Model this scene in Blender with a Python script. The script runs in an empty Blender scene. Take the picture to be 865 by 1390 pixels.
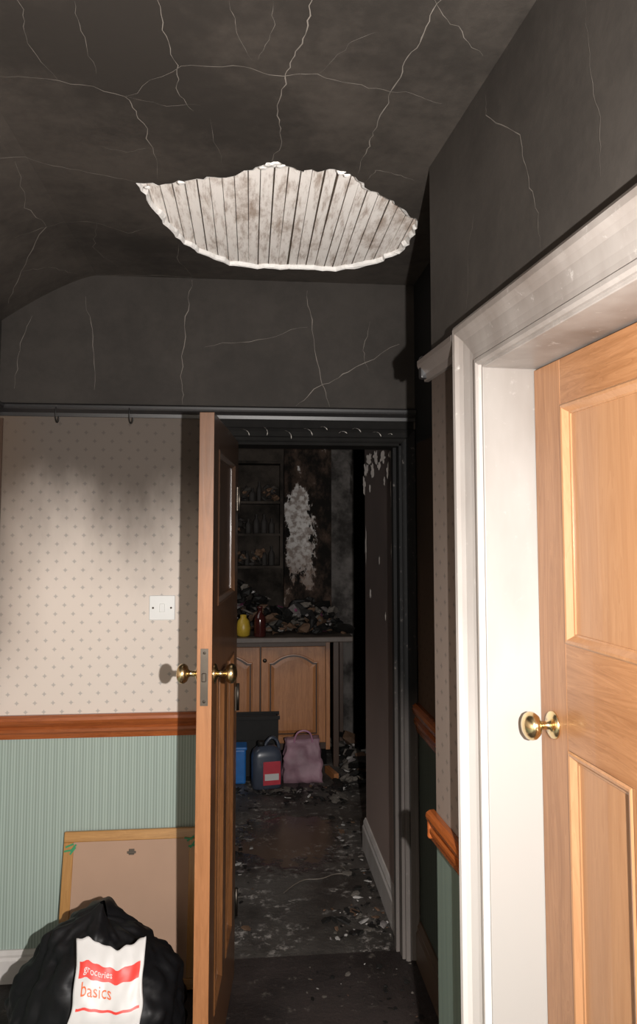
import bpy, bmesh, math, random
from math import sin,cos
from mathutils import Vector, Matrix, noise
random.seed(7)
scene=bpy.context.scene
col=scene.collection
try:
    scene.view_settings.view_transform='Standard'
except Exception: pass

# ---------------------------------------------------------------- materials
def mat(name):
    m=bpy.data.materials.new(name); m.use_nodes=True
    nt=m.node_tree; b=nt.nodes['Principled BSDF']
    return m,nt,b
def N(nt,t,**k):
    n=nt.nodes.new(t)
    for a,v in k.items(): setattr(n,a,v)
    return n
def setin(nt,sock,v):
    if isinstance(v,bpy.types.NodeSocket): nt.links.new(v,sock)
    else: sock.default_value=v
def M(nt,op,a,b=0.0,c=0.0,clamp=False):
    n=N(nt,'ShaderNodeMath',operation=op); n.use_clamp=clamp
    setin(nt,n.inputs[0],a); setin(nt,n.inputs[1],b); setin(nt,n.inputs[2],c)
    return n.outputs[0]
def ramp(nt,v,a,b,smooth=True):
    n=N(nt,'ShaderNodeMapRange'); n.interpolation_type='SMOOTHSTEP' if smooth else 'LINEAR'
    setin(nt,n.inputs['Value'],v); setin(nt,n.inputs['From Min'],a); setin(nt,n.inputs['From Max'],b)
    return n.outputs['Result']
def mix(nt,f,a,b):
    n=N(nt,'ShaderNodeMix',data_type='RGBA')
    setin(nt,n.inputs[0],f)
    for s,v in ((n.inputs[6],a),(n.inputs[7],b)):
        if isinstance(v,bpy.types.NodeSocket): nt.links.new(v,s)
        else: s.default_value=(v[0],v[1],v[2],1)
    return n.outputs[2]
def noiz(nt,scale,vec=None,detail=4,rough=.55,dist=0):
    n=N(nt,'ShaderNodeTexNoise'); n.inputs['Scale'].default_value=scale; n.inputs['Detail'].default_value=detail
    n.inputs['Roughness'].default_value=rough; n.inputs['Distortion'].default_value=dist
    if vec is not None: nt.links.new(vec,n.inputs['Vector'])
    return n.outputs['Fac']
def pos(nt): return N(nt,'ShaderNodeNewGeometry').outputs['Position']
def objc(nt): return N(nt,'ShaderNodeTexCoord').outputs['Object']
def mapping(nt,v,scale=(1,1,1),loc=(0,0,0)):
    n=N(nt,'ShaderNodeMapping'); n.inputs['Scale'].default_value=scale; n.inputs['Location'].default_value=loc
    nt.links.new(v,n.inputs['Vector']); return n.outputs[0]
def xyz(nt,v):
    n=N(nt,'ShaderNodeSeparateXYZ'); nt.links.new(v,n.inputs[0]); return [n.outputs[0],n.outputs[1],n.outputs[2]]
def bump(nt,b,h,st=.3,d=.01):
    n=N(nt,'ShaderNodeBump'); n.inputs['Strength'].default_value=st; n.inputs['Distance'].default_value=d
    nt.links.new(h,n.inputs['Height']); nt.links.new(n.outputs[0],b.inputs['Normal'])
def simple(name,c,rough=.6,metal=0,var=.15,scale=20,spec=.5,bst=0):
    m,nt,b=mat(name)
    f=noiz(nt,scale,objc(nt))
    c2=tuple(x*(1-var*2) for x in c); c1=tuple(min(1,x*(1+var)) for x in c)
    nt.links.new(mix(nt,f,c2,c1),b.inputs['Base Color'])
    b.inputs['Roughness'].default_value=rough; b.inputs['Metallic'].default_value=metal
    b.inputs['Specular IOR Level'].default_value=spec
    if bst: bump(nt,b,f,bst,.01)
    return m
def soot(name,c1,c2,rough=.75,spec=.25,scale=1.5,lo=.35,hi=.65):
    m,nt,b=mat(name); p=pos(nt)
    f=noiz(nt,scale,p,6,.6); g=noiz(nt,25,p,4,.7)
    f2=ramp(nt,M(nt,'ADD',M(nt,'MULTIPLY',f,.78),M(nt,'MULTIPLY',g,.22)),lo,hi)
    nt.links.new(mix(nt,f2,c1,c2),b.inputs['Base Color'])
    b.inputs['Roughness'].default_value=rough; b.inputs['Specular IOR Level'].default_value=spec
    bump(nt,b,noiz(nt,40,p,3),.15,.004)
    return m
m_ceil=soot('sooty_plaster_ceiling',(.022,.0185,.0155),(.052,.0435,.0365),scale=1.8,lo=.36,hi=.64)
m_black=soot('charred_black',(.003,.003,.003),(.010,.009,.008),.85,.1,3)
m_cwall=soot('charred_kitchen_wall',(.007,.006,.005),(.042,.034,.028),.85,.1,3.2)

def wallmats(name,axis,amt=1.0,dark=(.0215,.0185,.016),green=(.325,.39,.345),cream=(.60,.53,.47),lo=1.32,hi=1.92,base=0.0,edge=False):
    # lower striped paper
    m1,nt,b=mat(name+'_striped_paper'); U=xyz(nt,pos(nt))[axis]
    st=M(nt,'SINE',M(nt,'MULTIPLY',U,2*math.pi/.0105))
    st2=M(nt,'SINE',M(nt,'MULTIPLY',U,2*math.pi/.0335))
    sf=ramp(nt,M(nt,'ADD',st,M(nt,'MULTIPLY',st2,.35)),-1.0,1.0)
    nt.links.new(mix(nt,sf,tuple(x*.74 for x in green),tuple(x*1.06 for x in green)),b.inputs['Base Color'])
    b.inputs['Roughness'].default_value=.75; b.inputs['Specular IOR Level'].default_value=.2
    # upper motif paper, smoke stained under the rail
    m2,nt,b=mat(name+'_motif_paper'); p=pos(nt); s=xyz(nt,p); U=s[axis]; Z=s[2]; P=.066
    def lat(off):
        a=M(nt,'ABSOLUTE',M(nt,'SUBTRACT',M(nt,'FRACT',M(nt,'ADD',M(nt,'DIVIDE',U,P),off)),.5))
        c=M(nt,'ABSOLUTE',M(nt,'SUBTRACT',M(nt,'FRACT',M(nt,'ADD',M(nt,'DIVIDE',Z,P),off)),.5))
        return M(nt,'ADD',M(nt,'ADD',a,c),M(nt,'MULTIPLY',M(nt,'MULTIPLY',a,c),14))
    motif=M(nt,'SUBTRACT',1,ramp(nt,M(nt,'MINIMUM',lat(10.0),lat(10.5)),.11,.18))
    c=mix(nt,M(nt,'MULTIPLY',motif,.6),cream,(cream[0]*.47,cream[1]*.52,cream[2]*.56))
    n1=noiz(nt,2.6,mapping(nt,p,(1,1,.5),(.35,0,0)),5)
    n2=noiz(nt,9,mapping(nt,p,(1,1,.35)),4)
    off=M(nt,'ADD',M(nt,'MULTIPLY',M(nt,'SUBTRACT',n1,.5),.40),M(nt,'MULTIPLY',M(nt,'SUBTRACT',n2,.5),.18))
    sm=M(nt,'MULTIPLY',M(nt,'POWER',ramp(nt,M(nt,'ADD',Z,off),lo,hi),1.3),amt)
    if base: sm=M(nt,'ADD',sm,base,clamp=True)
    c=mix(nt,sm,c,(.030,.022,.017))
    if edge:
        e=M(nt,'MULTIPLY',M(nt,'SUBTRACT',1,ramp(nt,M(nt,'ADD',U,M(nt,'MULTIPLY',n1,.14)),-.93,-.66)),ramp(nt,Z,.98,1.35))
        c=mix(nt,M(nt,'MULTIPLY',e,.6),c,(.10,.068,.045))
    nt.links.new(c,b.inputs['Base Color']); b.inputs['Roughness'].default_value=.85
    b.inputs['Specular IOR Level'].default_value=.05
    # sooty plaster above the rail, painted shadow-black for the recess
    m3=soot(name+'_sooty_plaster',dark,tuple(x*1.6 for x in dark),.75,.2,1.8)
    return [m1,m2,m3]
m_wback=wallmats('wall_back',0,.90,edge=True)
m_wleft=wallmats('wall_left',1,.9)
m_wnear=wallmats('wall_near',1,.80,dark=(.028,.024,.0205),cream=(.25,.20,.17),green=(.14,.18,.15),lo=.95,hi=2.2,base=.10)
m_wrec_shade=wallmats('wall_recess',1,.75,dark=(.005,.005,.005),cream=(.10,.065,.045),green=(.07,.085,.07),lo=.8,hi=1.9,base=.25)  # near-black plaster paints in the flash shadow; papers browner and sootier

def wood(name,c_lo,c_hi,vert=True,rough=.35,sc=1.0,ax=None,sootz=None):
    m,nt,b=mat(name); o=objc(nt)
    if ax is None: ax=2 if vert else 0
    s=[14*sc,14*sc,14*sc]; s[ax]=.9*sc
    v=mapping(nt,o,tuple(s))
    w=noiz(nt,2.2,v,4,.6,1.2)
    fine=noiz(nt,11,v,3)
    f=M(nt,'ADD',M(nt,'MULTIPLY',w,.7),M(nt,'MULTIPLY',fine,.3))
    bands=M(nt,'FRACT',M(nt,'MULTIPLY',w,7))
    f=M(nt,'ADD',M(nt,'MULTIPLY',ramp(nt,f,.3,.7),.6),M(nt,'MULTIPLY',bands,.4))
    c=mix(nt,f,c_hi,c_lo)
    if sootz:
        p=pos(nt); zz=M(nt,'ADD',xyz(nt,p)[2],M(nt,'MULTIPLY',M(nt,'SUBTRACT',noiz(nt,7,p,5),.5),.5))
        c=mix(nt,M(nt,'MULTIPLY',ramp(nt,zz,sootz[0],sootz[1]),sootz[2]),c,(.035,.022,.016))
    nt.links.new(c,b.inputs['Base Color'])
    b.inputs['Roughness'].default_value=rough; b.inputs['Coat Weight'].default_value=.15
    bump(nt,b,f,.05,.002)
    return m
PL=(.225,.095,.035); PH=(.37,.18,.080)
m_pine_v=wood('pine_vertical',PL,PH); m_pine_h=wood('pine_horizontal',PL,PH,False)
m_pine_p=wood('pine_panel',(.30,.145,.065),(.39,.205,.10),True,.3,.7)
EL=(.23,.095,.036); EH=(.34,.15,.062)
m_edge_v=wood('varnished_pine_vertical',EL,EH,sootz=(1.25,2.0,.78)); m_edge_h=wood('varnished_pine_horizontal',EL,EH,False)
m_dark_v=wood('sooty_door_face',(.09,.036,.013),(.20,.085,.032),True,.3,sootz=(.9,1.7,.92))
m_dado=wood('dado_wood',(.20,.05,.012),(.36,.10,.025),False,.25,1)
m_dado_y=wood('dado_wood_side',(.20,.05,.012),(.36,.10,.025),False,.25,1,ax=1)
m_oak_v=wood('oak_cabinet',(.26,.10,.035),(.46,.20,.08),True,.4,1.3,sootz=(.62,1.0,.75))
m_frame=wood('picture_frame_wood',(.30,.14,.035),(.45,.23,.07),False,.35)
m_frame_v=wood('picture_frame_wood_v',(.30,.14,.035),(.45,.23,.07),True,.35)
m_brass=simple('brass',(.75,.58,.32),.22,1.0,.05)
m_steel=simple('tarnished_steel',(.10,.085,.07),.45,1.0,.2)
m_plastic=simple('white_plastic',(.62,.62,.60),.35,0,.02)
m_lath_gap=simple('ceiling_void_black',(.006,.005,.005),.9)

def paint_soot(name,clean,dirty,z0,z1,rough=.4,base=0.,spec=.5):
    m,nt,b=mat(name); p=pos(nt); Z=xyz(nt,p)[2]
    n1=noiz(nt,5,mapping(nt,p,(1,1,.3)),5); n2=noiz(nt,45,p,4,.7)
    zz=M(nt,'ADD',Z,M(nt,'MULTIPLY',M(nt,'SUBTRACT',n1,.5),.9))
    f=M(nt,'ADD',M(nt,'MULTIPLY',ramp(nt,zz,z0,z1,False),1-base),base)
    f=M(nt,'MULTIPLY',f,ramp(nt,n2,.1,.4))
    c=mix(nt,f,clean,dirty)
    nt.links.new(c,b.inputs['Base Color']); b.inputs['Roughness'].default_value=rough
    b.inputs['Specular IOR Level'].default_value=spec
    bump(nt,b,n2,.06,.002)
    return m
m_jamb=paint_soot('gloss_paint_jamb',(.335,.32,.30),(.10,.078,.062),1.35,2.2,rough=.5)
m_arch=paint_soot('gloss_paint_architrave',(.66,.625,.59),(.10,.075,.06),1.2,2.25,base=.04)
m_rail=paint_soot('sooty_rail',(.05,.045,.043),(.012,.011,.011),.5,2.0)
m_railn=paint_soot('sooty_rail_near',(.22,.19,.17),(.06,.048,.042),1.0,2.4)
m_charframe=paint_soot('charred_door_frame',(.20,.175,.16),(.005,.005,.005),-.5,1.15,.7,0,.15)
m_charhead=simple('charred_door_head',(.008,.0075,.007),.8,0,.3,20,.1)
m_skirt=paint_soot('dirty_skirting',(.62,.59,.57),(.30,.26,.23),-.2,.5)
m_skirt_br=paint_soot('sooty_skirting',(.14,.09,.06),(.04,.03,.02),-.2,.6)

def lathmat():
    m,nt,b=mat('limewashed_lath'); p=pos(nt)
    v=mapping(nt,p,(30,5,5))
    a=noiz(nt,1.6,v,6,.7); c0=noiz(nt,3.6,mapping(nt,p,(1.6,.7,1),(.25,.1,0)),6,.7)
    c=mix(nt,ramp(nt,a,.45,.74),(.92,.87,.82),(.44,.35,.29))
    st=ramp(nt,c0,.49,.66)
    c=mix(nt,M(nt,'MULTIPLY',st,.66),c,(.27,.165,.10))
    nt.links.new(c,b.inputs['Base Color']); b.inputs['Roughness'].default_value=.9
    bump(nt,b,a,.3,.004); return m
m_lath=lathmat()
m_nibs=simple('plaster_keys_between_laths',(.13,.10,.075),.95,0,.4,40,.1)
m_plaster=simple('broken_white_plaster',(.78,.76,.73),.95,0,.08,60,.1,.4)
m_crack=simple('crack_plaster_exposed',(.185,.165,.145),.95,0,.4,12,.05)

def floormat(name,a,bcol,ash,th,rough0=.25,wet=False):
    m,nt,b=mat(name); p=pos(nt)
    n1=noiz(nt,2.2,p,6,.6); n2=noiz(nt,24,p,6,.75); n3=noiz(nt,1.1,p,3); n4=noiz(nt,5,p,5,.6)
    c=mix(nt,ramp(nt,n1,.35,.65),a,bcol)
    s=M(nt,'MULTIPLY',ramp(nt,n2,th,th+.14),ramp(nt,n4,.46,.62))
    c=mix(nt,s,c,ash)
    r=M(nt,'ADD',M(nt,'MULTIPLY',ramp(nt,n3,.4,.6),.4),rough0)
    h=M(nt,'ADD',n2,n1)
    if wet:  # standing hose water
        q=xyz(nt,p); dx=M(nt,'DIVIDE',M(nt,'SUBTRACT',q[0],.22),.34); dy=M(nt,'DIVIDE',M(nt,'SUBTRACT',q[1],4.05),.42)
        dd=M(nt,'SQRT',M(nt,'ADD',M(nt,'MULTIPLY',dx,dx),M(nt,'MULTIPLY',dy,dy)))
        dd=M(nt,'ADD',dd,M(nt,'MULTIPLY',M(nt,'SUBTRACT',noiz(nt,6,p,5,.6),.5),1.7))
        wf=M(nt,'SUBTRACT',1,ramp(nt,dd,.68,.98))
        c=mix(nt,M(nt,'MULTIPLY',wf,.65),c,(.022,.018,.015))
        r=M(nt,'ADD',M(nt,'MULTIPLY',r,M(nt,'SUBTRACT',1,wf)),M(nt,'MULTIPLY',wf,.16))
        h=M(nt,'MULTIPLY',h,M(nt,'SUBTRACT',1,M(nt,'MULTIPLY',wf,.93)))
    nt.links.new(c,b.inputs['Base Color']); nt.links.new(r,b.inputs['Roughness'])
    bump(nt,b,h,.6,.016); return m
m_kfloor=floormat('wet_burnt_floor',(.024,.021,.018),(.082,.072,.063),(.38,.35,.32),.50,.35,True)
m_hfloor=floormat('soiled_carpet',(.013,.009,.008),(.028,.018,.015),(.14,.12,.10),.55,.5)

# ---------------------------------------------------------------- mesh helpers
def mkobj(name,bm,mats,parent=None,smooth=False,loc=None):
    me=bpy.data.meshes.new(name)
    bmesh.ops.recalc_face_normals(bm,faces=bm.faces)
    bm.to_mesh(me); bm.free()
    for m in (mats if isinstance(mats,(list,tuple)) else [mats]): me.materials.append(m)
    if smooth:
        for p in me.polygons: p.use_smooth=True
    o=bpy.data.objects.new(name,me); col.objects.link(o)
    if parent: o.parent=parent
    if loc: o.location=loc
    return o
def empty(name,loc=(0,0,0),rot=0):
    e=bpy.data.objects.new(name,None); e.empty_display_size=.05; col.objects.link(e); e.location=loc; e.rotation_euler=(0,0,rot); return e
def addbox(bm,x0,x1,y0,y1,z0,z1,mi=0,bev=0,rot=None):
    r=bmesh.ops.create_cube(bm,size=1)
    vs=r['verts']
    for v in vs:
        v.co=Vector(((x0+x1)/2+v.co.x*(x1-x0),(y0+y1)/2+v.co.y*(y1-y0),(z0+z1)/2+v.co.z*(z1-z0)))
    if rot is not None:
        c=Vector(((x0+x1)/2,(y0+y1)/2,(z0+z1)/2))
        for v in vs: v.co=c+rot@(v.co-c)
    fs=set(f for v in vs for f in v.link_faces)
    for f in fs: f.material_index=mi
    if bev:
        es=list(set(e for v in vs for e in v.link_edges))
        r=bmesh.ops.bevel(bm,geom=es,offset=bev,segments=2,affect='EDGES',profile=.5)
        for f in r['faces']: f.material_index=mi
def box(name,x0,x1,y0,y1,z0,z1,m,parent=None,bev=0):
    bm=bmesh.new(); addbox(bm,x0,x1,y0,y1,z0,z1,0,bev); return mkobj(name,bm,m,parent)
def wbox(name,x0,x1,y0,y1,z0,z1,mats,parent=None,zs=(.88,2.10)):
    # one wall made of stacked courses: striped paper, motif paper, plaster
    bm=bmesh.new(); cuts=[z0]+[z for z in zs if z0<z<z1]+[z1]
    for a,b in zip(cuts,cuts[1:]):
        m_=(a+b)/2; addbox(bm,x0,x1,y0,y1,a,b,0 if m_<zs[0] else (1 if m_<zs[1] else 2))
    return mkobj(name,bm,mats,parent)
def extr(name,prof,axis,a,b,m,parent=None,smooth=False):
    bm=bmesh.new()
    def P(t,p,z):
        return (t,p,z) if axis=='x' else ((p,t,z) if axis=='y' else (p,z,t))
    A=[bm.verts.new(P(a,*q)) for q in prof]; Bv=[bm.verts.new(P(b,*q)) for q in prof]
    n=len(prof)
    for i in range(n): bm.faces.new((A[i],A[(i+1)%n],Bv[(i+1)%n],Bv[i]))
    bm.faces.new(A); bm.faces.new(Bv)
    return mkobj(name,bm,m,parent,smooth)
def lathe(bm,prof,center,axis='y',seg=24,mi=0):
    rings=[]
    for r,h in prof:
        ring=[]
        for i in range(seg):
            a=2*math.pi*i/seg; c,s=r*math.cos(a),r*math.sin(a)
            d={'y':(c,h,s),'z':(c,s,h),'x':(h,c,s)}[axis]
            ring.append(bm.verts.new(Vector(center)+Vector(d)))
        rings.append(ring)
    for k in range(len(rings)-1):
        for i in range(seg):
            f=bm.faces.new((rings[k][i],rings[k][(i+1)%seg],rings[k+1][(i+1)%seg],rings[k+1][i])); f.material_index=mi; f.smooth=True
    for rg in (rings[0],rings[-1]):
        f=bm.faces.new(rg); f.material_index=mi

# ---------------------------------------------------------------- room shell
H=2.636
box('floor',-1.05,1.9,-1.4,2.96,-.06,0,m_hfloor)
box('floor_kitchen',-1.6,1.9,2.96,6.6,-.06,0,m_kfloor)
hole=[(-.319,2.109),(-.25,2.10),(-.19,2.079),(-.12,2.055),(-.062,2.028),(.0,1.995),(.05,1.945),(.09,1.955),(.13,1.985),(.19,1.985),(.246,1.972),(.31,2.03),(.3715,2.10),(.43,2.15),(.485,2.22),(.536,2.283),(.552,2.38),(.55,2.47),(.535,2.58),(.47,2.66),(.396,2.735),(.30,2.765),(.20,2.76),(.115,2.753),(.02,2.757),(-.081,2.741),(-.16,2.65),(-.229,2.54),(-.265,2.43),(-.296,2.318),(-.31,2.21)]
def jag(poly,amp,n=3,seed=1):
    rnd=random.Random(seed); out=[]
    for i in range(len(poly)):
        a=Vector(poly[i]); b=Vector(poly[(i+1)%len(poly)])
        for k in range(n):
            t=k/n; p=a.lerp(b,t); q=noise.noise(Vector((p.x*22,p.y*22,3)))*amp*1.3
            p+=Vector((rnd.uniform(-amp,amp)*.75+q,rnd.uniform(-amp,amp)*.9+q)); out.append((p.x,p.y))
    return out
hj=jag(hole,.0088,4,3)
XL=-.955; XC=-.60
def zc(x):
    if x>=XC: return H
    t=min(1,(XC-x)/(XC-XL)); return H-.19*(t**1.35)
bm=bmesh.new()
outer=[(XC,-1.4),(.9,-1.4),(.9,2.9),(XC,2.9)]
ov=[bm.verts.new((x,y,H)) for x,y in outer]; hv=[bm.verts.new((x,y,H)) for x,y in hj]
es=[bm.edges.new((ov[i],ov[(i+1)%4])) for i in range(4)]+[bm.edges.new((hv[i],hv[(i+1)%len(hv)])) for i in range(len(hv))]
bmesh.ops.triangle_fill(bm,use_beauty=True,use_dissolve=False,edges=es,normal=(0,0,-1))
def inside(px,py,poly):
    c=False;n=len(poly);j=n-1
    for i in range(n):
        xi,yi=poly[i];xj,yj=poly[j]
        if (yi>py)!=(yj>py) and px<(xj-xi)*(py-yi)/(yj-yi)+xi: c=not c
        j=i
    return c
kill=[f for f in bm.faces if inside(f.calc_center_median().x,f.calc_center_median().y,hj)]
if kill: bmesh.ops.delete(bm,geom=kill,context='FACES_ONLY')
NS=10
prev=None
for i in range(NS+1):
    x=XC+(XL-XC)*i/NS
    cur=(bm.verts.new((x,-1.4,zc(x))),bm.verts.new((x,2.9,zc(x))))
    if prev: bm.faces.new((prev[0],prev[1],cur[1],cur[0]))
    prev=cur
me_c=mkobj('ceiling',bm,m_ceil)
bm=bmesh.new(); n=len(hj); c0=Vector((.13,2.38))
rnd=random.Random(5)
L0=[];L1=[];L2=[]
for i,(x,y) in enumerate(hj):
    v=Vector((x,y)); d=(c0-v).normalized()
    w=.003+.020*max(0,noise.noise(Vector((x*11,y*11,0)))+.12)+rnd.uniform(0,.004)
    o=v-d*.002
    L0.append(bm.verts.new((o.x,o.y,H-.0012)))
    q=v+d*w*.5; L1.append(bm.verts.new((q.x,q.y,H+.002+rnd.uniform(-.002,.002))))
    q=v+d*w; L2.append(bm.verts.new((q.x,q.y,H+.014)))
for A,Bq in ((L0,L1),(L1,L2)):
    for i in range(n): bm.faces.new((A[i],A[(i+1)%n],Bq[(i+1)%n],Bq[i]))
for (x,y,s) in [(.06,1.955,.013),(.035,1.975,.009),(.085,1.963,.008),(.25,1.985,.010),(-.20,2.088,.008),(.27,2.0,.008),(.53,2.56,.008),(-.3,2.125,.007)]:
    r=bmesh.ops.create_icosphere(bm,subdivisions=2,radius=s)
    for v in r['verts']:
        k=1+.8*noise.noise(v.co*90+Vector((x*9,y*9,0))); v.co=Vector((v.co.x*k*1.3,v.co.y*k,v.co.z*k*.5))+Vector((x,y,H-.001))
rim=mkobj('plaster_hole_edge',bm,m_plaster,me_c)
bm=bmesh.new(); x=-.42; rnd=random.Random(11)
while x<.66:
    w=rnd.uniform(.028,.038); z=H+.013+rnd.uniform(0,.002)
    R=Matrix.Rotation(rnd.uniform(-.005,.005),3,'Z')@Matrix.Rotation(rnd.uniform(-.05,.05),3,'Y')
    addbox(bm,x,x+w,1.80,2.86,z,z+.007,0,.001,R)
    x+=w+rnd.choice([.002,.003,.0035,.004,.005])
laths=mkobj('ceiling_laths',bm,m_lath,me_c)
bm=bmesh.new()
for (a,b_) in ((-.42,-.245),(-.236,-.105),(-.094,.36),(.366,.66)): addbox(bm,a,b_,1.8,2.86,H+.0235,H+.028)
mkobj('plaster_keys',bm,m_nibs,me_c)
box('ceiling_void',-.9,.9,1.5,2.9,H+.10,H+.14,m_lath_gap,me_c)
def crack(bm,pts,surf,w=.0022,seed=0,sub=6,amp=.007):
    rnd=random.Random(seed); P=[]
    for i in range(len(pts)-1):
        a=Vector(pts[i]); b=Vector(pts[i+1]); L=(b-a).length; nrm=Vector((-(b-a).y,(b-a).x))/max(L,1e-6)
        o1=0
        for k in range(sub):
            t=k/sub; o1=.45*o1+rnd.uniform(-1,1)*min(amp,L*.05)
            P.append(a.lerp(b,t)+nrm*(0 if (k==0 and i==0) else o1))
    P.append(Vector(pts[-1]))
    prev=None
    for i,p in enumerate(P):
        q=P[min(i+1,len(P)-1)]-P[max(i-1,0)]; q=Vector((-q.y,q.x)).normalized()
        e=min(i,len(P)-1-i)/len(P)
        ww=w*rnd.uniform(.35,1.25)*min(1,.3+e*3)
        A=bm.verts.new(surf(*(p+q*ww/2))); Bq=bm.verts.new(surf(*(p-q*ww/2)))
        if prev: bm.faces.new((prev[0],prev[1],Bq,A))
        prev=(A,Bq)
ceilC=[[(-0.179,1.30),(-0.176,1.433),(-0.16,1.545),(-0.165,1.644),(-0.138,1.716)],[(-0.6,1.615),(-0.427,1.622),(-0.29,1.671),(-0.269,1.76),(-0.26,1.898),(-0.265,2.07)],
[(-0.29,1.671),(-0.152,1.544),(-0.018,1.536),(0.071,1.561),(0.144,1.547),(0.265,1.589),(0.369,1.594),(0.447,1.63)],
[(.11,1.20),(0.109,1.324),(0.113,1.406),(0.091,1.489),(0.072,1.567),(0.066,1.697),(0.08,1.811),(0.056,1.945)],
[(.36,1.2),(0.355,1.31),(0.342,1.406),(0.329,1.503),(.321,1.613),(.305,1.77),(.31,1.85),(.30,1.985)],
[(.345,1.30),(.407,1.37),(.487,1.45)],[(-.70,1.93),(-.563,2.01),(-.433,2.054),(-.326,2.095)],[(-.90,2.80),(-.80,2.63),(-.66,2.40),(-.755,2.39)],
[(-.66,2.40),(-.50,2.39),(-.41,2.47),(-.33,2.42)],[(-.634,1.99),(-.677,2.24),(-.66,2.40)],[(.33,2.03),(.347,1.96),(.414,1.98),(.467,2.01)],
[(-.335,1.366),(-.342,1.47),(-.34,1.59)],[(-.043,1.338),(-.034,1.41),(0,1.51)],[(-.1,1.745),(-.08,1.96)],[(.04,1.33),(.045,1.41),(.014,1.51)],
[(-.5,2.39),(-.55,2.6),(-.5,2.8)],[(-.25,2.55),(-.27,2.7),(-.23,2.88)],[(-.6,2.885),(-.4,2.88),(-.23,2.885)],
[(-.43,1.62),(-.46,1.50),(-.44,1.40),(-.47,1.3)],[(.144,1.547),(.2,1.44),(.25,1.40)],[(-.26,1.898),(-.33,1.93),(-.40,1.90)],[(-.29,1.671),(-.20,1.70),(-.12,1.69)],[(-.8,2.63),(-.72,2.70),(-.66,2.84)]]
bm=bmesh.new()
wd=[.0018,.0021,.0017,.0024,.0027,.0015,.0023,.0031,.0018,.0017,.0022,.0012,.0011,.001,.001,.0014,.0014,.0036,.001,.001,.0012,.001,.0016]
for i,c in enumerate(ceilC): crack(bm,c,lambda x,y:(x,y,zc(x)-.0012),wd[i],i)
mkobj('ceiling_cracks',bm,m_crack,me_c)

# back wall with doorway
D0,D1,DT=-.085,.61,1.985
wb=empty('wall_back')
YB=2.9
wbox('left_part',-1.05,D0,YB,3.03,0,2.70,m_wback,wb)
wbox('over_door',D0,D1+.29,YB,3.03,DT,2.70,m_wback,wb)
wbox('right_part',D1,.9,YB,3.03,0,DT,m_wback,wb)
backC=[[(-.23,2.63),(-.25,2.48),(-.266,2.24),(-.26,2.13)],[(-.64,2.55),(-.61,2.39),(-.60,2.18)],[(.23,2.6),(.245,2.48),(.29,2.24),(.32,2.13)],[(.185,2.13),(.275,2.21),(.395,2.27),(.605,2.39)],[(-.176,2.36),(.034,2.40),(.23,2.45)],[(-.84,2.47),(-.88,2.33),(-.9,2.18)],[(.485,2.48),(.455,2.36),(.477,2.28)]]
bm=bmesh.new()
wd=[.0024,.002,.0024,.0028,.0017,.0016,.0014]
for i,c in enumerate(backC): crack(bm,c,lambda x,z:(x,YB-.0012,z),wd[i],i+40)
mkobj('plaster_cracks',bm,m_crack,wb)
wbox('wall_left',-1.08,XL,-1.4,YB,0,2.70,m_wleft)
wbox('wall_rear',-1.08,1.3,-1.45,-1.35,0,2.70,m_wleft)
wbox('wall_recess',.667,.80,1.85,YB,0,2.70,m_wrec_shade,None,(.88,1.98))
NR=math.atan2(-.9976,.0698); NL=(.517,1.575,0)
wn=empty('wall_right',NL,NR)
OW=.80; TH=.17; OT=2.005
for nm,a in {'far_pier':(-.36,0,0,TH,0,2.70),'over_door':(0,OW,0,TH,OT,2.70),'near_pier':(OW,3.0,0,TH,0,2.70)}.items():
    wbox(nm,*a,m_wnear,wn,(.86,2.08))
def wsurf(y,z):
    a=(1.575-y)*1.0024; return (a,-.0012,z)
wallC=[[(1.53,2.6),(1.53,2.555),(1.367,2.414),(1.34,2.325),(1.295,2.224),(1.285,2.15)],[(1.61,2.364),(1.656,2.275),(1.668,2.155)],[(1.11,2.507),(1.10,2.388),(1.076,2.285),(1.08,2.19)]]
bm=bmesh.new()
for i,c in enumerate(wallC): crack(bm,c,wsurf,[.0022,.0015,.0011][i],i+70)
mkobj('plaster_cracks',bm,m_crack,wn)
tr=empty('door_frame_right',NL,NR)
box('jamb_far',-.0,.012,-.006,TH,0,OT,m_jamb,tr,.002)
box('jamb_near',OW-.012,OW,-.006,TH,0,OT,m_jamb,tr,.002)
box('head_lining',.012,OW-.012,-.006,TH,OT-.013,OT,m_arch,tr,.002)
AP=[(0.0,0.0),(0.0,-.012),(.006,-.017),(.014,-.017),(.019,-.012),(.030,-.012),(.045,-.014),(.070,-.020),(.082,-.026),(.092,-.033),(.104,-.034),(.113,-.028),(.115,0.0)]
def architrave(name,x0,x1,top,prof,m,parent,ybase=0,mh=None):
    bm=bmesh.new(); n=len(prof)
    def ring(fn): return [bm.verts.new(fn(w,d)) for w,d in prof]
    secs=[ring(lambda w,d:(x0-w,ybase+d,0)),ring(lambda w,d:(x0-w,ybase+d,top+w)),ring(lambda w,d:(x1+w,ybase+d,top+w)),ring(lambda w,d:(x1+w,ybase+d,0))]
    for k,(a,b) in enumerate(zip(secs,secs[1:])):
        for i in range(n):
            f=bm.faces.new((a[i],a[(i+1)%n],b[(i+1)%n],b[i])); f.material_index=1 if (k==1 and mh) else 0
    bm.faces.new(secs[0]); bm.faces.new(secs[-1])
    return mkobj(name,bm,[m,mh] if mh else m,parent)
architrave('architrave',.006,OW-.006,OT-.006,AP,m_arch,tr,-.001)
def railprof(z0,z1,p):
    h=z1-z0
    return [(0,z0),(-p*.35,z0),(-p*.45,z0+h*.25),(-p*.9,z0+h*.5),(-p,z0+h*.62),(-p,z0+h*.8),(-p*.6,z0+h*.95),(0,z1)]
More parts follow.
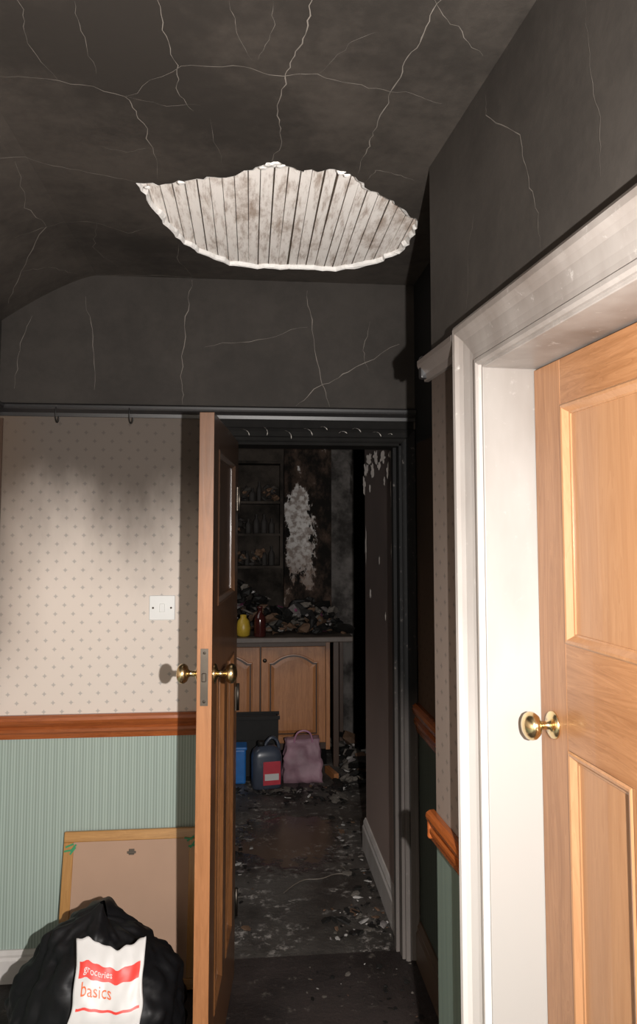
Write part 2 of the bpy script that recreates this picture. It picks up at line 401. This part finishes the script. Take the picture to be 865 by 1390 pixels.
extr('trim_picture_rail_back',[(YB+p-.001,z) for p,z in railprof(2.073,2.125,.030)],'x',XL+.002,.665,m_rail)
extr('trim_picture_rail_left',[(XL-p+.001,z) for p,z in railprof(2.073,2.125,.030)],'y',-1.3,2.86,m_rail)
pr=empty('trim_picture_rail_right',NL,NR)
extr('rail_run',[(p-.001,z) for p,z in railprof(2.04,2.11,.032)],'x',-.385,-.112,m_railn,pr)
box('rail_return',-.386,-.361,-.030,TH,2.045,2.107,m_rail,pr,.006)
def dprof(z0,z1,p):
    h=z1-z0
    return [(0,z0),(-p*.4,z0),(-p*.5,z0+h*.2),(-p*.75,z0+h*.3),(-p*.75,z0+h*.42),(-p*.5,z0+h*.5),(-p*.9,z0+h*.68),(-p,z0+h*.8),(-p*.9,z0+h*.92),(-p*.5,z1),(0,z1)]
extr('trim_dado_back',[(YB+p-.001,z) for p,z in dprof(.862,.948,.028)],'x',XL+.002,D0-.06,m_dado)
extr('trim_dado_left',[(XL-p+.001,z) for p,z in dprof(.862,.948,.028)],'y',-1.3,2.87,m_dado_y)
extr('trim_dado_recess',[(.667+p-.001,z) for p,z in dprof(.86,.965,.028)],'y',1.96,2.875,m_dado_y)
dn=empty('trim_dado_right',NL,NR)
extr('rail_run',[(p-.001,z) for p,z in dprof(.83,.905,.024)],'x',-.376,-.118,m_dado,dn)
box('rail_return',-.377,-.361,-.022,.10,.835,.902,m_dado,dn,.006)
def sprof(h,p): return [(0,0),(-p,0),(-p,h*.72),(-p*.7,h*.8),(-p*.75,h*.88),(-p*.3,h),(0,h)]
extr('baseboard_back',[(YB+p-.001,z) for p,z in sprof(.11,.02)],'x',XL+.022,D0-.06,m_skirt)
extr('baseboard_left',[(XL-p+.001,z) for p,z in sprof(.11,.02)],'y',-1.3,2.898,m_skirt)
extr('baseboard_recess',[(.667+p-.001,z) for p,z in sprof(.15,.02)],'y',1.96,2.87,m_skirt_br)
box('trim_corner_post',-.954,-.928,2.865,2.872,.96,2.06,m_dark_v)
kf=empty('door_frame_kitchen')
BP=[(0,0),(0,-.014),(.006,-.018),(.016,-.018),(.022,-.012),(.04,-.016),(.050,-.022),(.055,-.018),(.055,0)]
architrave('architrave',D0,D1,DT,BP,m_charframe,kf,YB-.001,m_charhead)
box('jamb_right',D1-.012,D1+.004,YB-.004,3.032,0,DT,m_charframe,kf,.002)
box('jamb_left',D0-.004,D0+.012,YB-.004,3.032,0,DT,m_charframe,kf,.002)
box('head',D0,D1,YB-.004,3.032,DT-.012,DT+.003,m_charhead,kf,.002)
box('frieze',D0-.05,D1+.05,YB-.004,YB,DT+.05,2.075,m_charhead,kf)
box('stop_right',D1-.025,D1-.010,YB+.05,YB+.09,0,DT,m_charframe,kf)
bm=bmesh.new(); rnd=random.Random(3)
for xx in (-.02,.05,.14,.22,.29,.37,.42,.5,.56):
    z=rnd.uniform(2.0,2.03); s=rnd.uniform(.012,.030); a0=rnd.uniform(-.6,.9); prev=None
    for k in range(7):
        a=a0+k*.3; th=.0016+.001*(k%2); p=Vector((xx+s*cos(a),0,z+s*sin(a))); q=Vector((xx+(s-th)*cos(a),0,z+(s-th)*sin(a)))
        A=bm.verts.new((p.x,YB-.026,p.z)); Bq=bm.verts.new((q.x,YB-.022-.003*k,q.z))
        if prev: bm.faces.new((prev[0],prev[1],Bq,A))
        prev=(A,Bq)
mkobj('peeling_paint',bm,simple('peeled_paint_grey',(.40,.37,.34),.8),kf)

# ---------------------------------------------------------------- doors
def rings_panel(bm,loops,mi=0):
    vs=[[bm.verts.new(p) for p in l] for l in loops]
    for a,b in zip(vs,vs[1:]):
        n=len(a)
        for i in range(n):
            f=bm.faces.new((a[i],a[(i+1)%n],b[(i+1)%n],b[i])); f.material_index=mi
    f=bm.faces.new(vs[-1]); f.material_index=mi
def panel_door(root,w,h,t,mv,mh,mp,zk,knobx,lock0=1.19,lock1=1.40,topr=.095,st=.115,mv_back=None):
    y0,y1=-t/2,t/2
    mb=mv_back or mv
    def part(nm,x0,x1,z0,z1,m):
        bm=bmesh.new(); addbox(bm,x0,x1,y0,y1,z0,z1,0,.0012)
        o=mkobj(nm,bm,[m,mb,mv],root)
        if mv_back:
            for p in o.data.polygons:
                if abs(p.normal.y)>.9: p.material_index=1
                elif abs(p.normal.x)>.5: p.material_index=2
        return o
    part('stile_hinge',0,st,0,h,mv); part('stile_latch',w-st,w,0,h,mv)
    part('rail_top',st,w-st,h-topr,h,mh); part('rail_lock',st,w-st,lock0,lock1,mh); part('rail_bottom',st,w-st,0,.22,mh)
    mc=w/2; part('muntin',mc-.05,mc+.05,.22,lock0,mv)
    bm=bmesh.new()
    for (a,b,c,d) in ((st,w-st,lock1,h-topr),(st,mc-.05,.22,lock0),(mc+.05,w-st,.22,lock0)):
        for s in (1,-1):
            def L(i,dep): 
                y=s*(t/2-dep); return [(a+i,y,c+i),(b-i,y,c+i),(b-i,y,d-i),(a+i,y,d-i)]
            rings_panel(bm,[L(0,0.0),L(.004,-.003),L(.009,-.002),L(.013,.003),L(.018,.009),L(.022,.010),L(.022,.013)])
    mkobj('panels',bm,(mp if not mv_back else mb),root)
    bm=bmesh.new()
    for s in (1,-1):
        pr=[(.0,0),(.031,0),(.031,.002),(.028,.006),(.020,.009),(.011,.012),(.009,.020),(.009,.030),(.014,.034),(.024,.038),(.030,.046),(.031,.053),(.028,.061),(.020,.067),(.008,.070),(.0005,.0705)]
        lathe(bm,[(max(r,.0004)*.93,s*(t/2+hh*.95)) for r,hh in pr],(knobx,0,zk),'y',28)
    mkobj('door_knobs',bm,m_brass,root)
    ex=w if knobx>w/2 else 0
    sg=1 if ex else -1
    bm=bmesh.new()
    a,b=(ex-.0,ex+.0015) if ex else (-.0015,0)
    addbox(bm,a,b,-.011,.011,zk-.08,zk+.08,0,0)
    addbox(bm,ex,ex+sg*.010,-.006,.006,zk-.012,zk+.012,0,.002)
    for dz in (-.068,.068): lathe(bm,[(.004,0),(.004,sg*.0025),(.0005,sg*.003)],(ex,0,zk+dz),'x',10)
    mkobj('latch_plate',bm,m_steel,root)
d1=empty('door_1')
off=Matrix.Rotation(NR,3,'Z')@Vector((.014,.135,0))
d1.location=(.517+off.x,1.575+off.y,0.004); d1.rotation_euler=(0,0,NR)
panel_door(d1,.772,1.984,.042,m_pine_v,m_pine_h,m_pine_p,1.225,.055)
d2=empty('door_2',(-.062,2.862,.006),math.atan2(-.735,-.062))
panel_door(d2,.715,1.972,.043,m_edge_v,m_dark_v,m_dark_v,1.212,.715-.055,mv_back=m_dark_v)
bm=bmesh.new()
for z in (.25,1.0,1.75):
    lathe(bm,[(.006,-.05),(.006,.05)],(-.004,.026,z),'z',10)
    addbox(bm,-.004,.03,.0215,.0235,z-.045,z+.045)
mkobj('hinges',bm,m_steel,d2)

# ---------------------------------------------------------------- light switch
ls=empty('light_switch',(-.327,YB,1.340))
box('plate',-.049,.049,-.009,0,-.047,.047,m_plastic,ls,.003)
box('rocker',-.010,.010,-.013,-.008,-.016,.016,m_plastic,ls,.002)
bm=bmesh.new()
for s in (-1,1): lathe(bm,[(.004,-.009),(.0035,-.0105),(.0005,-.0107)],(s*.034,0,0),'y',12)
mkobj('screws',bm,m_steel,ls)
def tube(name,pts,r,m,parent=None,cyclic=False):
    c=bpy.data.curves.new(name,'CURVE'); c.dimensions='3D'; c.bevel_depth=r; c.bevel_resolution=3; c.use_fill_caps=True
    s=c.splines.new('NURBS'); s.points.add(len(pts)-1)
    for i,p in enumerate(pts): s.points[i].co=(*p,1)
    s.use_endpoint_u=True; s.order_u=3; s.use_cyclic_u=cyclic
    o=bpy.data.objects.new(name,c); col.objects.link(o); c.materials.append(m)
    if parent: o.parent=parent
    return o
for x in (-.735,-.46):
    y=YB-.031
    tube('coat_hook',[(x,y+.006,2.112),(x,y-.004,2.10),(x,y-.004,2.07),(x+.004,y-.006,2.05),(x+.012,y-.018,2.042),(x+.018,y-.026,2.052),(x+.020,y-.028,2.064)],.0022,m_rail)

# ---------------------------------------------------------------- framed board leaning on the wall, back side showing
m_board=simple('hardboard_backing',(.37,.235,.16),.8,0,.05,8)
m_green=simple('green_tape',(.02,.24,.09),.5)
fr=empty('picture_frame',(-.42,2.765,.010)); fr.rotation_euler=(math.radians(-11),0,0)
W2=.245; FH=.53
for nm,a,mm in (('rail_bottom',(-W2,W2,0,.022,0,.036),m_frame),('rail_top',(-W2,W2,0,.022,FH-.036,FH),m_frame),('stile_a',(-W2,-W2+.036,0,.022,.036,FH-.036),m_frame_v),('stile_b',(W2-.036,W2,0,.022,.036,FH-.036),m_frame_v)):
    box(nm,*a,mm,fr,.003)
box('backing_board',-W2+.034,W2-.034,.004,.012,.034,FH-.034,m_board,fr,.001)
bm=bmesh.new(); addbox(bm,-.010,.010,.0005,.004,FH-.085,FH-.065,0,.001); addbox(bm,-.016,.016,-.0015,.001,FH-.080,FH-.072,0,.001)
mkobj('hanger_plate',bm,m_steel,fr)
bm=bmesh.new()
for sx in (-1,1):
    for k in range(4):
        R=Matrix.Rotation(random.uniform(-1,1),3,'Y')
        x=sx*(W2-.035)+random.uniform(-.018,.018); z=FH-.05+random.uniform(-.014,.015)
        addbox(bm,x-.015,x+.015,-.004-.001*k,-.003-.001*k,z-.003,z+.003,0,0,R)
mkobj('green_ties',bm,m_green,fr)

# ---------------------------------------------------------------- black bin bag with carrier bag on it
m_bag=simple('black_polythene',(.006,.006,.007),.5,0,.2,10,.25)
m_white=simple('white_polythene',(.52,.51,.50),.45,0,.03,10)
m_red=simple('red_print',(.60,.035,.025),.45,0,.03)
m_orange=simple('orange_print',(.62,.11,.02),.45,0,.03)
BX,BYc,RX,RY,HZ=-.430,2.38,.258,.22,.500
def prf(ph): return max(0,math.sin(math.pi*min(1,.14+.86*ph)))**.48 if ph<1 else 0
def bagpt(th,ph):
    prof=prf(ph); c,s=math.cos(th),math.sin(th)
    z=HZ*(ph**1.05); x=BX+RX*c*prof; y=BYc+RY*s*prof
    v=Vector((x*5,y*5,z*6))
    n=noise.noise(v)*.030+noise.noise(v*2.6)*.018+(abs(noise.noise(Vector((x*16,y*16,z*7))))-.2)*.034+(abs(noise.noise(Vector((x*34,y*34,z*20))))-.2)*.014
    r=Vector((c,s,.4*ph)).normalized()
    z=max(0.004,z+n*.5*ph-.05*max(0,c)*ph)
    return Vector((x,y,0))+Vector((r.x*n,r.y*n,z))
bm=bmesh.new(); NT,NP=130,70; g=[]
for j in range(NP+1):
    g.append([bm.verts.new(bagpt(2*math.pi*i/NT,j/NP)) for i in range(NT)])
for j in range(NP):
    for i in range(NT): bm.faces.new((g[j][i],g[j][(i+1)%NT],g[j+1][(i+1)%NT],g[j+1][i]))
bm.faces.new(g[0]); bmesh.ops.remove_doubles(bm,verts=bm.verts,dist=.0008)
bag=mkobj('bin_bag',bm,m_bag,None,True)
def cs(u,v,o=0):
    # draped over the front shoulder of the bin bag: smooth curve in y as it descends
    x=-.472+.192*u+.012*sin(v*5)*(1-u)+.010*noise.noise(Vector((0,v*5,1)))
    z=.478-.28*v**1.15+(.012*sin(u*6+1)+.006*noise.noise(Vector((u*9,0,4))))*(1-v)
    t=max(0,min(1,(z-.18)/.36)); y=2.10+.17*t**2.6
    y+=-o+.008*noise.noise(Vector((u*3,v*3,7)))+.004*noise.noise(Vector((u*8,v*8,2)))
    return Vector((x,y,z))
cbag=empty('carrier_bag')
def sheet(name,u0,u1,v0,v1,o,m,n=36):
    bm=bmesh.new(); G=[[bm.verts.new(cs(u0+(u1-u0)*i/n,v0+(v1-v0)*j/n,o)) for i in range(n+1)] for j in range(n+1)]
    for j in range(n):
        for i in range(n): bm.faces.new((G[j][i],G[j][i+1],G[j+1][i+1],G[j+1][i]))
    return mkobj(name,bm,m,cbag,True)
s1=sheet('sheet_front',0,1,0,1,0,m_white)
md=s1.modifiers.new('s','SOLIDIFY'); md.thickness=.012; md.offset=0
sheet('red_band',.05,.95,.17,.29,.0085,m_red,28)
def textmesh(name,body,size,u0,v0,m,o):
    c=bpy.data.curves.new(name,'FONT'); c.body=body; c.size=1; c.resolution_u=3
    t=bpy.data.objects.new(name,c); col.objects.link(t)
    dg=bpy.context.evaluated_depsgraph_get(); me=bpy.data.meshes.new_from_object(t.evaluated_get(dg))
    bpy.data.objects.remove(t)
    for v in me.vertices: v.co=cs(u0+v.co.x*size/.192,v0-v.co.y*size/.28,o)
    me.materials.clear(); me.materials.append(m)
    ob=bpy.data.objects.new(name,me); col.objects.link(ob); ob.parent=cbag
textmesh('printed_word','basics',.038,.10,.41,m_orange,.0095)
textmesh('printed_word_small','groceries',.022,.12,.252,m_white,.0120)
sheet('red_strip',.05,.95,.49,.51,.0085,m_red,28)

# ---------------------------------------------------------------- kitchen
m_scorch,nt,b=mat('scorched_partition'); p=pos(nt); s=xyz(nt,p); n1=noiz(nt,3,p,5)
zf=ramp(nt,M(nt,'ADD',s[2],M(nt,'MULTIPLY',n1,.5)),.4,1.5)
cc=mix(nt,zf,mix(nt,n1,(.25,.18,.155),(.38,.29,.255)),mix(nt,n1,(.03,.021,.018),(.10,.065,.055)))
nt.links.new(cc,b.inputs['Base Color']); b.inputs['Roughness'].default_value=.7; bump(nt,b,n1,.3,.01)
box('wall_kitchen_right',.62,.75,3.03,3.90,0,2.6,m_scorch)
box('wall_kitchen_back',-1.6,.83,5.8,5.92,0,2.6,m_cwall)
box('wall_kitchen_left',-1.7,-1.6,3.03,6.5,0,2.6,m_cwall)
box('wall_passage_right',1.8,1.9,3.03,6.5,0,2.6,m_black)
box('wall_passage_far',-1.6,1.8,6.5,6.6,0,2.6,m_black)
box('wall_kitchen_front_left',-1.7,-1.05,2.93,3.03,0,2.6,m_cwall)
box('wall_kitchen_front_right',.75,1.9,2.93,3.03,0,2.6,m_black)
box('ceiling_kitchen',-1.7,1.9,3.03,6.6,2.6,2.7,m_black)
extr('baseboard_kitchen',[(.62+p_-.001,z) for p_,z in sprof(.15,.02)],'y',3.035,3.90,m_skirt)
m_peel=simple('peeled_pale_plaster',(.30,.27,.25),.9,0,.3,12,.1)
bm=bmesh.new()
def curl(y,z,r,s,seed):
    rn=random.Random(seed); nn=18; vs=[]
    for i in range(nn):
        a=2*math.pi*i/nn; k=1+.9*noise.noise(Vector((cos(a)*2,sin(a)*2,seed*3.1)))+rn.uniform(-.3,.3)
        dy=r*k*cos(a); dz=s*k*sin(a)
        vs.append(bm.verts.new((.6175-.45*max(0,dy+r),y+dy,z+dz)))
    bm.faces.new(vs)
for i,(y,z,r,s) in enumerate([(3.12,1.96,.014,.02),(3.2,1.90,.010,.03),(3.3,1.97,.018,.025),(3.42,1.94,.014,.02),(3.5,1.99,.02,.03),(3.6,1.93,.014,.035),(3.68,2.0,.02,.025),(3.78,1.95,.02,.035),(3.86,1.88,.014,.04),(3.14,1.80,.006,.05),(3.10,1.68,.005,.05),(3.55,2.06,.02,.02),(3.84,1.55,.006,.07),(3.45,1.5,.004,.02),(3.3,1.25,.004,.015),(3.7,1.32,.006,.02),(3.3,1.86,.007,.02),(3.09,1.90,.008,.04),(3.7,1.85,.006,.02),(3.15,1.55,.004,.03)]):
    curl(y,z,r,s,i+5)
mkobj('peeling_wall_paint',bm,m_peel)
def patchmat():
    m,nt,b=mat('scorched_peeling_plaster'); p=pos(nt); s=xyz(nt,p)
    n1=noiz(nt,6,mapping(nt,p,(1,1,.6)),7,.72); n2=noiz(nt,26,p,5,.6)
    inX=M(nt,'MULTIPLY',ramp(nt,s[0],.22,.36),M(nt,'SUBTRACT',1,ramp(nt,s[0],.38,.62)))
    inZ=M(nt,'MULTIPLY',ramp(nt,s[2],1.05,1.45),M(nt,'SUBTRACT',1,ramp(nt,s[2],1.78,2.08)))
    a=M(nt,'ADD',M(nt,'MULTIPLY',inX,inZ),M(nt,'MULTIPLY',M(nt,'SUBTRACT',n1,.5),3.6))
    f=ramp(nt,a,.48,.60)
    pale=mix(nt,ramp(nt,n2,.38,.6),(.22,.185,.165),(.50,.475,.455))
    pale=mix(nt,M(nt,'MULTIPLY',M(nt,'SUBTRACT',1,ramp(nt,s[2],1.2,1.6)),.75),pale,(.13,.08,.055))
    dk=mix(nt,ramp(nt,n1,.42,.7),(.010,.009,.008),(.075,.050,.038))
    nt.links.new(mix(nt,f,dk,pale),b.inputs['Base Color']); b.inputs['Roughness'].default_value=1; b.inputs['Specular IOR Level'].default_value=.05
    bump(nt,b,f,.4,.015); return m
box('wall_chimney_boxing',.275,.64,5.68,5.8,0.91,2.6,patchmat())
m_greyw=soot('grey_burnt_wall',(.03,.027,.025),(.13,.118,.11),.9,.1,6)
box('wall_grey_strip',.64,.829,5.785,5.80,0,2.6,m_greyw)

kc=empty('kitchen_base_cabinet')
m_oakdark=simple('burnt_cabinet_side',(.05,.025,.014),.5)
box('carcass',-1.3,.575,5.24,5.67,.12,.86,m_oakdark,kc)
box('plinth',-1.3,.56,5.29,5.33,0,.12,m_black,kc)
box('face_edge',.548,.576,5.22,5.245,.12,.86,m_oak_v,kc)
def cab_door(x0,x1,z0,z1,yf,parent,k):
    bm=bmesh.new(); addbox(bm,x0,x1,yf,yf+.02,z0,z1,0,.004)
    st=.050
    def arch(i,dep):
        a=x0+st+i; b=x1-st-i; lo=z0+st+i; hi=z1-st-i; sh=hi-.055; pts=[(a,yf-dep,lo),(b,yf-dep,lo),(b,yf-dep,sh)]
        n=14
        for q in range(1,n):
            t=q/n; x=b+(a-b)*t; tt=abs(2*t-1)
            zz=sh+(hi-sh)*(max(0,math.cos(min(1,tt/.8)*math.pi/2))**.7)
            pts.append((x,yf-dep,zz))
        pts.append((a,yf-dep,sh)); return pts
    def band(l0,l1,mi):
        A=[bm.verts.new(p) for p in l0]; Bv=[bm.verts.new(p) for p in l1]; n=len(A)
        for i in range(n):
            f=bm.faces.new((A[i],A[(i+1)%n],Bv[(i+1)%n],Bv[i])); f.material_index=mi
    rings_panel(bm,[arch(0,.0),arch(.003,.007),arch(.008,.008),arch(.011,.002),arch(.018,.002),arch(.040,.009),arch(.042,.009)])
    band(arch(.0105,.0026),arch(.0195,.0032),1)
    mkobj('cupboard_door_%d'%k,bm,[m_oak_v,m_oakdark],parent)
    bm=bmesh.new(); lathe(bm,[(.006,0),(.006,-.012),(.013,-.018),(.014,-.024),(.008,-.029),(.0005,-.03)],(x0+.025,yf,z1-.09),'y',16)
    mkobj('cupboard_knob_%d'%k,bm,m_steel,parent)
for k,(a,b_) in enumerate(((.095,.545),(-.365,.085),(-.825,-.375))): cab_door(a,b_,.17,.83,5.215,kc,k)
box('worktop',-1.3,.735,5.17,5.675,.862,.90,simple('burnt_worktop',(.10,.075,.06),.45,0,.3),kc,.006)
box('end_post',.60,.64,5.22,5.26,0,.862,m_oakdark,kc,.003)
box('end_post_back',.69,.72,5.60,5.64,0,.862,m_oakdark,kc,.003)

m_ash=simple('grey_ash',(.13,.115,.10),.95,0,.3,30,.05)
m_whash=simple('white_ash',(.40,.38,.36),.95,0,.2,30,.05)
m_brn=simple('scorched_card',(.11,.06,.033),.8,0,.3)
m_char=simple('char',(.012,.011,.010),.6,0,.3,30,.3)
m_pinkd=simple('scorched_pink_pack',(.20,.05,.11),.5,0,.25)
m_wrap=simple('melted_wrapper',(.19,.17,.165),.35,0,.4,30)
MS=[m_char,m_ash,m_whash,m_brn,m_pinkd,m_wrap]
def chunk(bm,c,s,rnd,mi,flat=1.0):
    r=bmesh.ops.create_icosphere(bm,subdivisions=rnd.choice([1,1,2]),radius=1)
    sc=Vector((rnd.uniform(.5,1.6)*s,rnd.uniform(.4,1.2)*s,rnd.uniform(.2,.8)*s*flat))
    R=Matrix.Rotation(rnd.uniform(0,6.28),3,'Z')@Matrix.Rotation(rnd.uniform(-.8,.8)*flat,3,'X')@Matrix.Rotation(rnd.uniform(-.6,.6)*flat,3,'Y')
    o=Vector((rnd.uniform(0,50),rnd.uniform(0,50),0))
    for v in r['verts']:
        k=1+.8*noise.noise(v.co*1.9+o)+rnd.uniform(-.25,.25)
        v.co=R@Vector((v.co.x*sc.x*k,v.co.y*sc.y*k,v.co.z*sc.z*k))
    mz=min(v.co.z for v in r['verts'])
    for v in r['verts']: v.co+=Vector((c[0],c[1],c[2]-mz))
    for f in set(f for v in r['verts'] for f in v.link_faces): f.material_index=mi
def pile(name,regions,seed):
    rnd=random.Random(seed); bm=bmesh.new()
    for (x0,x1,y0,y1,z0,hh,cnt,s0,s1,flat,weights) in regions:
        for i in range(cnt):
            x=rnd.uniform(x0,x1); y=rnd.uniform(y0,y1); tx=max(0,1-abs((x-(x0+x1)/2)/((x1-x0)/2))**2)
            s=s0+(s1-s0)*rnd.random()**2; z=z0+rnd.random()*hh*tx
            chunk(bm,(x,y,z),s,rnd,rnd.choices(range(6),weights)[0],flat)
    return mkobj(name,bm,MS)
WD=[8,1.8,.5,2.2,.15,1.5]; WF=[8,3,.9,1.2,0,.6]
pile('charred_rubbish',[(.18,.69,5.28,5.59,.901,.19,230,.015,.065,1,WD),(-.35,.22,5.42,5.59,.901,.35,190,.02,.055,1,[7,1.4,.3,3.4,.3,1])],2)
pile('floor_debris',[(-.1,.22,4.70,4.77,0,.02,25,.01,.03,.5,WF),(.22,.60,4.50,4.85,0,.02,80,.008,.035,.5,WF),(.62,.84,4.7,5.75,0,.10,120,.015,.06,.9,[6,4,2.2,1.5,0,1]),(-.1,.60,4.45,4.75,0,0,40,.004,.014,.3,WF),(.48,.595,3.1,4.3,0,0,70,.004,.020,.4,WF),(-.06,.03,3.1,4.3,0,0,50,.004,.016,.4,WF),(.33,.595,3.05,3.3,0,0.01,60,.005,.028,.6,[5,3,1.8,2,0,1]),(.2,.62,2.5,2.88,0,0,60,.003,.012,.4,WF)],4)
su=empty('wall_shelf_unit')
for nm,a in {'side_a':(-.12,-.10,5.5,5.67,1.36,2.16),'side_b':(.235,.255,5.5,5.67,1.36,2.16),'shelf_a':(-.10,.235,5.5,5.66,1.36,1.38),'shelf_b':(-.10,.235,5.5,5.66,1.60,1.618),'shelf_c':(-.10,.235,5.5,5.66,1.84,1.858),'top':(-.10,.235,5.5,5.66,2.14,2.16),'back':(-.10,.235,5.66,5.67,1.36,2.16)}.items():
    box(nm,*a,m_cwall,su,.001)
bm=bmesh.new(); rnd=random.Random(9)
def bottle(bm,c,r,h,mi): 
    lathe(bm,[(r*.9,0),(r,.006),(r,h*.55),(r*.85,h*.68),(r*.38,h*.78),(r*.36,h*.92),(r*.45,h*.93),(r*.45,h),(r*.1,h)],c,'z',14,mi)
for z in (1.38,1.618,1.858):
    x=-.08
    while x<.19:
        if rnd.random()<.3:
            r=rnd.uniform(.018,.028); h=rnd.uniform(.09,.15); bottle(bm,(x+r,5.56,z),r,h,0); x+=2*r+rnd.uniform(.003,.02)
        else:
            for q in range(6): chunk(bm,(x+rnd.uniform(0,.05),5.56+rnd.uniform(-.03,.04),z+q*.018),rnd.uniform(.014,.032),rnd,rnd.choice([0,0,1,1,2]))
            x+=rnd.uniform(.035,.06)
m_ashd=simple('dark_ash',(.075,.066,.058),.95,0,.4,30,.05)
mkobj('charred_jars_and_clutter',bm,[simple('sooted_glass',(.025,.022,.02),.7,0,.2,20,.2),m_brn,m_ashd],su)
bm=bmesh.new(); bottle(bm,(0,0,0),.042,.21,0); mkobj('sauce_bottle',bm,[simple('dark_red_glass',(.05,.012,.01),.15)],None,False,(.085,5.235,.90))
m_yel=simple('yellow_plastic',(.45,.30,.03),.4)
bm=bmesh.new(); lathe(bm,[(.03,0),(.045,.01),(.05,.06),(.04,.11),(.022,.13),(.022,.15),(.004,.152)],(0,0,0),'z',18); mkobj('yellow_container',bm,[m_yel],None,False,(-.03,5.25,.90))

# floor items
jg=empty('plastic_jug',(.125,4.86,0)); jg.rotation_euler=(0,0,math.radians(8))
m_jug=simple('dark_blue_plastic',(.05,.06,.085),.3)
bm=bmesh.new()
secs=[(0,.085,.055),(.012,.095,.062),(.20,.096,.063),(.235,.085,.055),(.262,.05,.035)]
loops=[]
for z,rx,ry in secs:
    loops.append([bm.verts.new((math.copysign(abs(cos(t))**.45,cos(t))*rx,math.copysign(abs(sin(t))**.45,sin(t))*ry,z)) for t in [2*math.pi*i/28 for i in range(28)]])
for a,b_ in zip(loops,loops[1:]):
    for i in range(28): bm.faces.new((a[i],a[(i+1)%28],b_[(i+1)%28],b_[i]))
bm.faces.new(loops[0]); bm.faces.new(loops[-1])
mkobj('body',bm,m_jug,jg,True)
bm=bmesh.new(); lathe(bm,[(.024,.258),(.024,.285),(.020,.29),(.001,.291)],(-.035,0,0),'z',18); mkobj('cap',bm,m_char,jg)
tube('handle',[(-.01,0,.262),(.02,0,.31),(.06,0,.305),(.085,0,.25),(.08,0,.21)],.011,m_jug,jg)
box('label',-.03,.082,-.0655,-.061,.03,.175,simple('red_label',(.46,.03,.05),.5),jg,.001)
box('label_panel',-.02,.07,-.0670,-.0652,.06,.10,m_white,jg)
bm=bmesh.new(); addbox(bm,-.07,.07,-.06,.06,0,.22,0,.012); addbox(bm,-.076,.076,-.066,.066,.215,.235,0,.006); mkobj('blue_tub',bm,simple('blue_plastic',(.02,.14,.42),.35),None,False,(-.075,4.98,0))
cr=empty('black_crate',(.05,5.13,0))
bm=bmesh.new()
for a in ((-.16,.16,-.06,-.05,.235,.38),(-.16,.16,.05,.06,.235,.38),(-.16,-.15,-.05,.05,.235,.38),(.15,.16,-.05,.05,.235,.38),(-.16,.16,-.06,.06,0,.235),(-.17,.17,-.068,-.058,.37,.395),(-.17,.17,.058,.068,.37,.395)): addbox(bm,*a,0,.002)
mkobj('crate_body',bm,m_char,cr)
pb=empty('pink_bag',(.37,4.99,0))
bm=bmesh.new(); r=bmesh.ops.create_cube(bm,size=1); bmesh.ops.subdivide_edges(bm,edges=bm.edges,cuts=9,use_grid_fill=True)
for v in bm.verts:
    c=v.co.copy(); k=1-.18*(c.z+.5)
    p=Vector((c.x*.27*k,c.y*.16*(1-.5*(c.z+.5)),(c.z+.5)*.27))
    nn=noise.noise(p*12)*.02+noise.noise(p*30)*.016; p+=Vector((nn,nn*1.2,nn*.6 if c.z>-.45 else 0)); v.co=p
mkobj('body',bm,simple('pink_polythene',(.32,.19,.23),.5,0,.35,8,.25),pb,True)
tube('handle',[(-.06,-.045,.25),(-.055,-.06,.31),(0,-.065,.335),(.055,-.06,.31),(.06,-.045,.25)],.006,simple('pink_handle',(.42,.20,.29),.4),pb)
bm=bmesh.new()
addbox(bm,-.016,.016,-.09,.09,0,.045,0,.002,Matrix.Rotation(.25,3,'Z'))
mkobj('burnt_batten',bm,m_oak_v,None,False,(.565,5.02,.0))
tube('loose_cable',[(.17,3.45,.005),(.25,3.58,.005),(.35,3.56,.005),(.42,3.62,.005),(.50,3.60,.005),(.46,3.7,.005)],.0024,simple('cable_grey',(.13,.11,.09),.5))

# ---------------------------------------------------------------- lights
def light(name,t,loc,e,**k):
    l=bpy.data.lights.new(name,t); l.energy=e
    for a,v in k.items(): setattr(l,a,v)
    o=bpy.data.objects.new(name,l); o.location=loc; col.objects.link(o); return o
light('camera_flash','POINT',(.21,-.02,1.63),330,shadow_soft_size=.012,color=(1,.965,.935))
kl=light('kitchen_fill','AREA',(-.9,4.3,2.2),5,size=.9,color=(1,.95,.9)); kl.rotation_euler=(math.radians(35),0,math.radians(-35))  # added fill to lift the kitchen; no window is built here
w=bpy.data.worlds.new('world'); scene.world=w; w.use_nodes=True
w.node_tree.nodes['Background'].inputs[0].default_value=(.5,.5,.52,1); w.node_tree.nodes['Background'].inputs[1].default_value=.01

# ---------------------------------------------------------------- camera
cam=bpy.data.cameras.new('camera'); co=bpy.data.objects.new('camera',cam); col.objects.link(co)
cam.sensor_width=36; cam.sensor_fit='AUTO'; cam.lens=1000/1390*36; cam.shift_y=-45/1390
cam.clip_start=.02
co.location=(0,0,1.63)
ps=math.atan(.095); th=math.atan(.072)
co.rotation_euler=(math.pi/2+th,0,-ps)
scene.camera=co
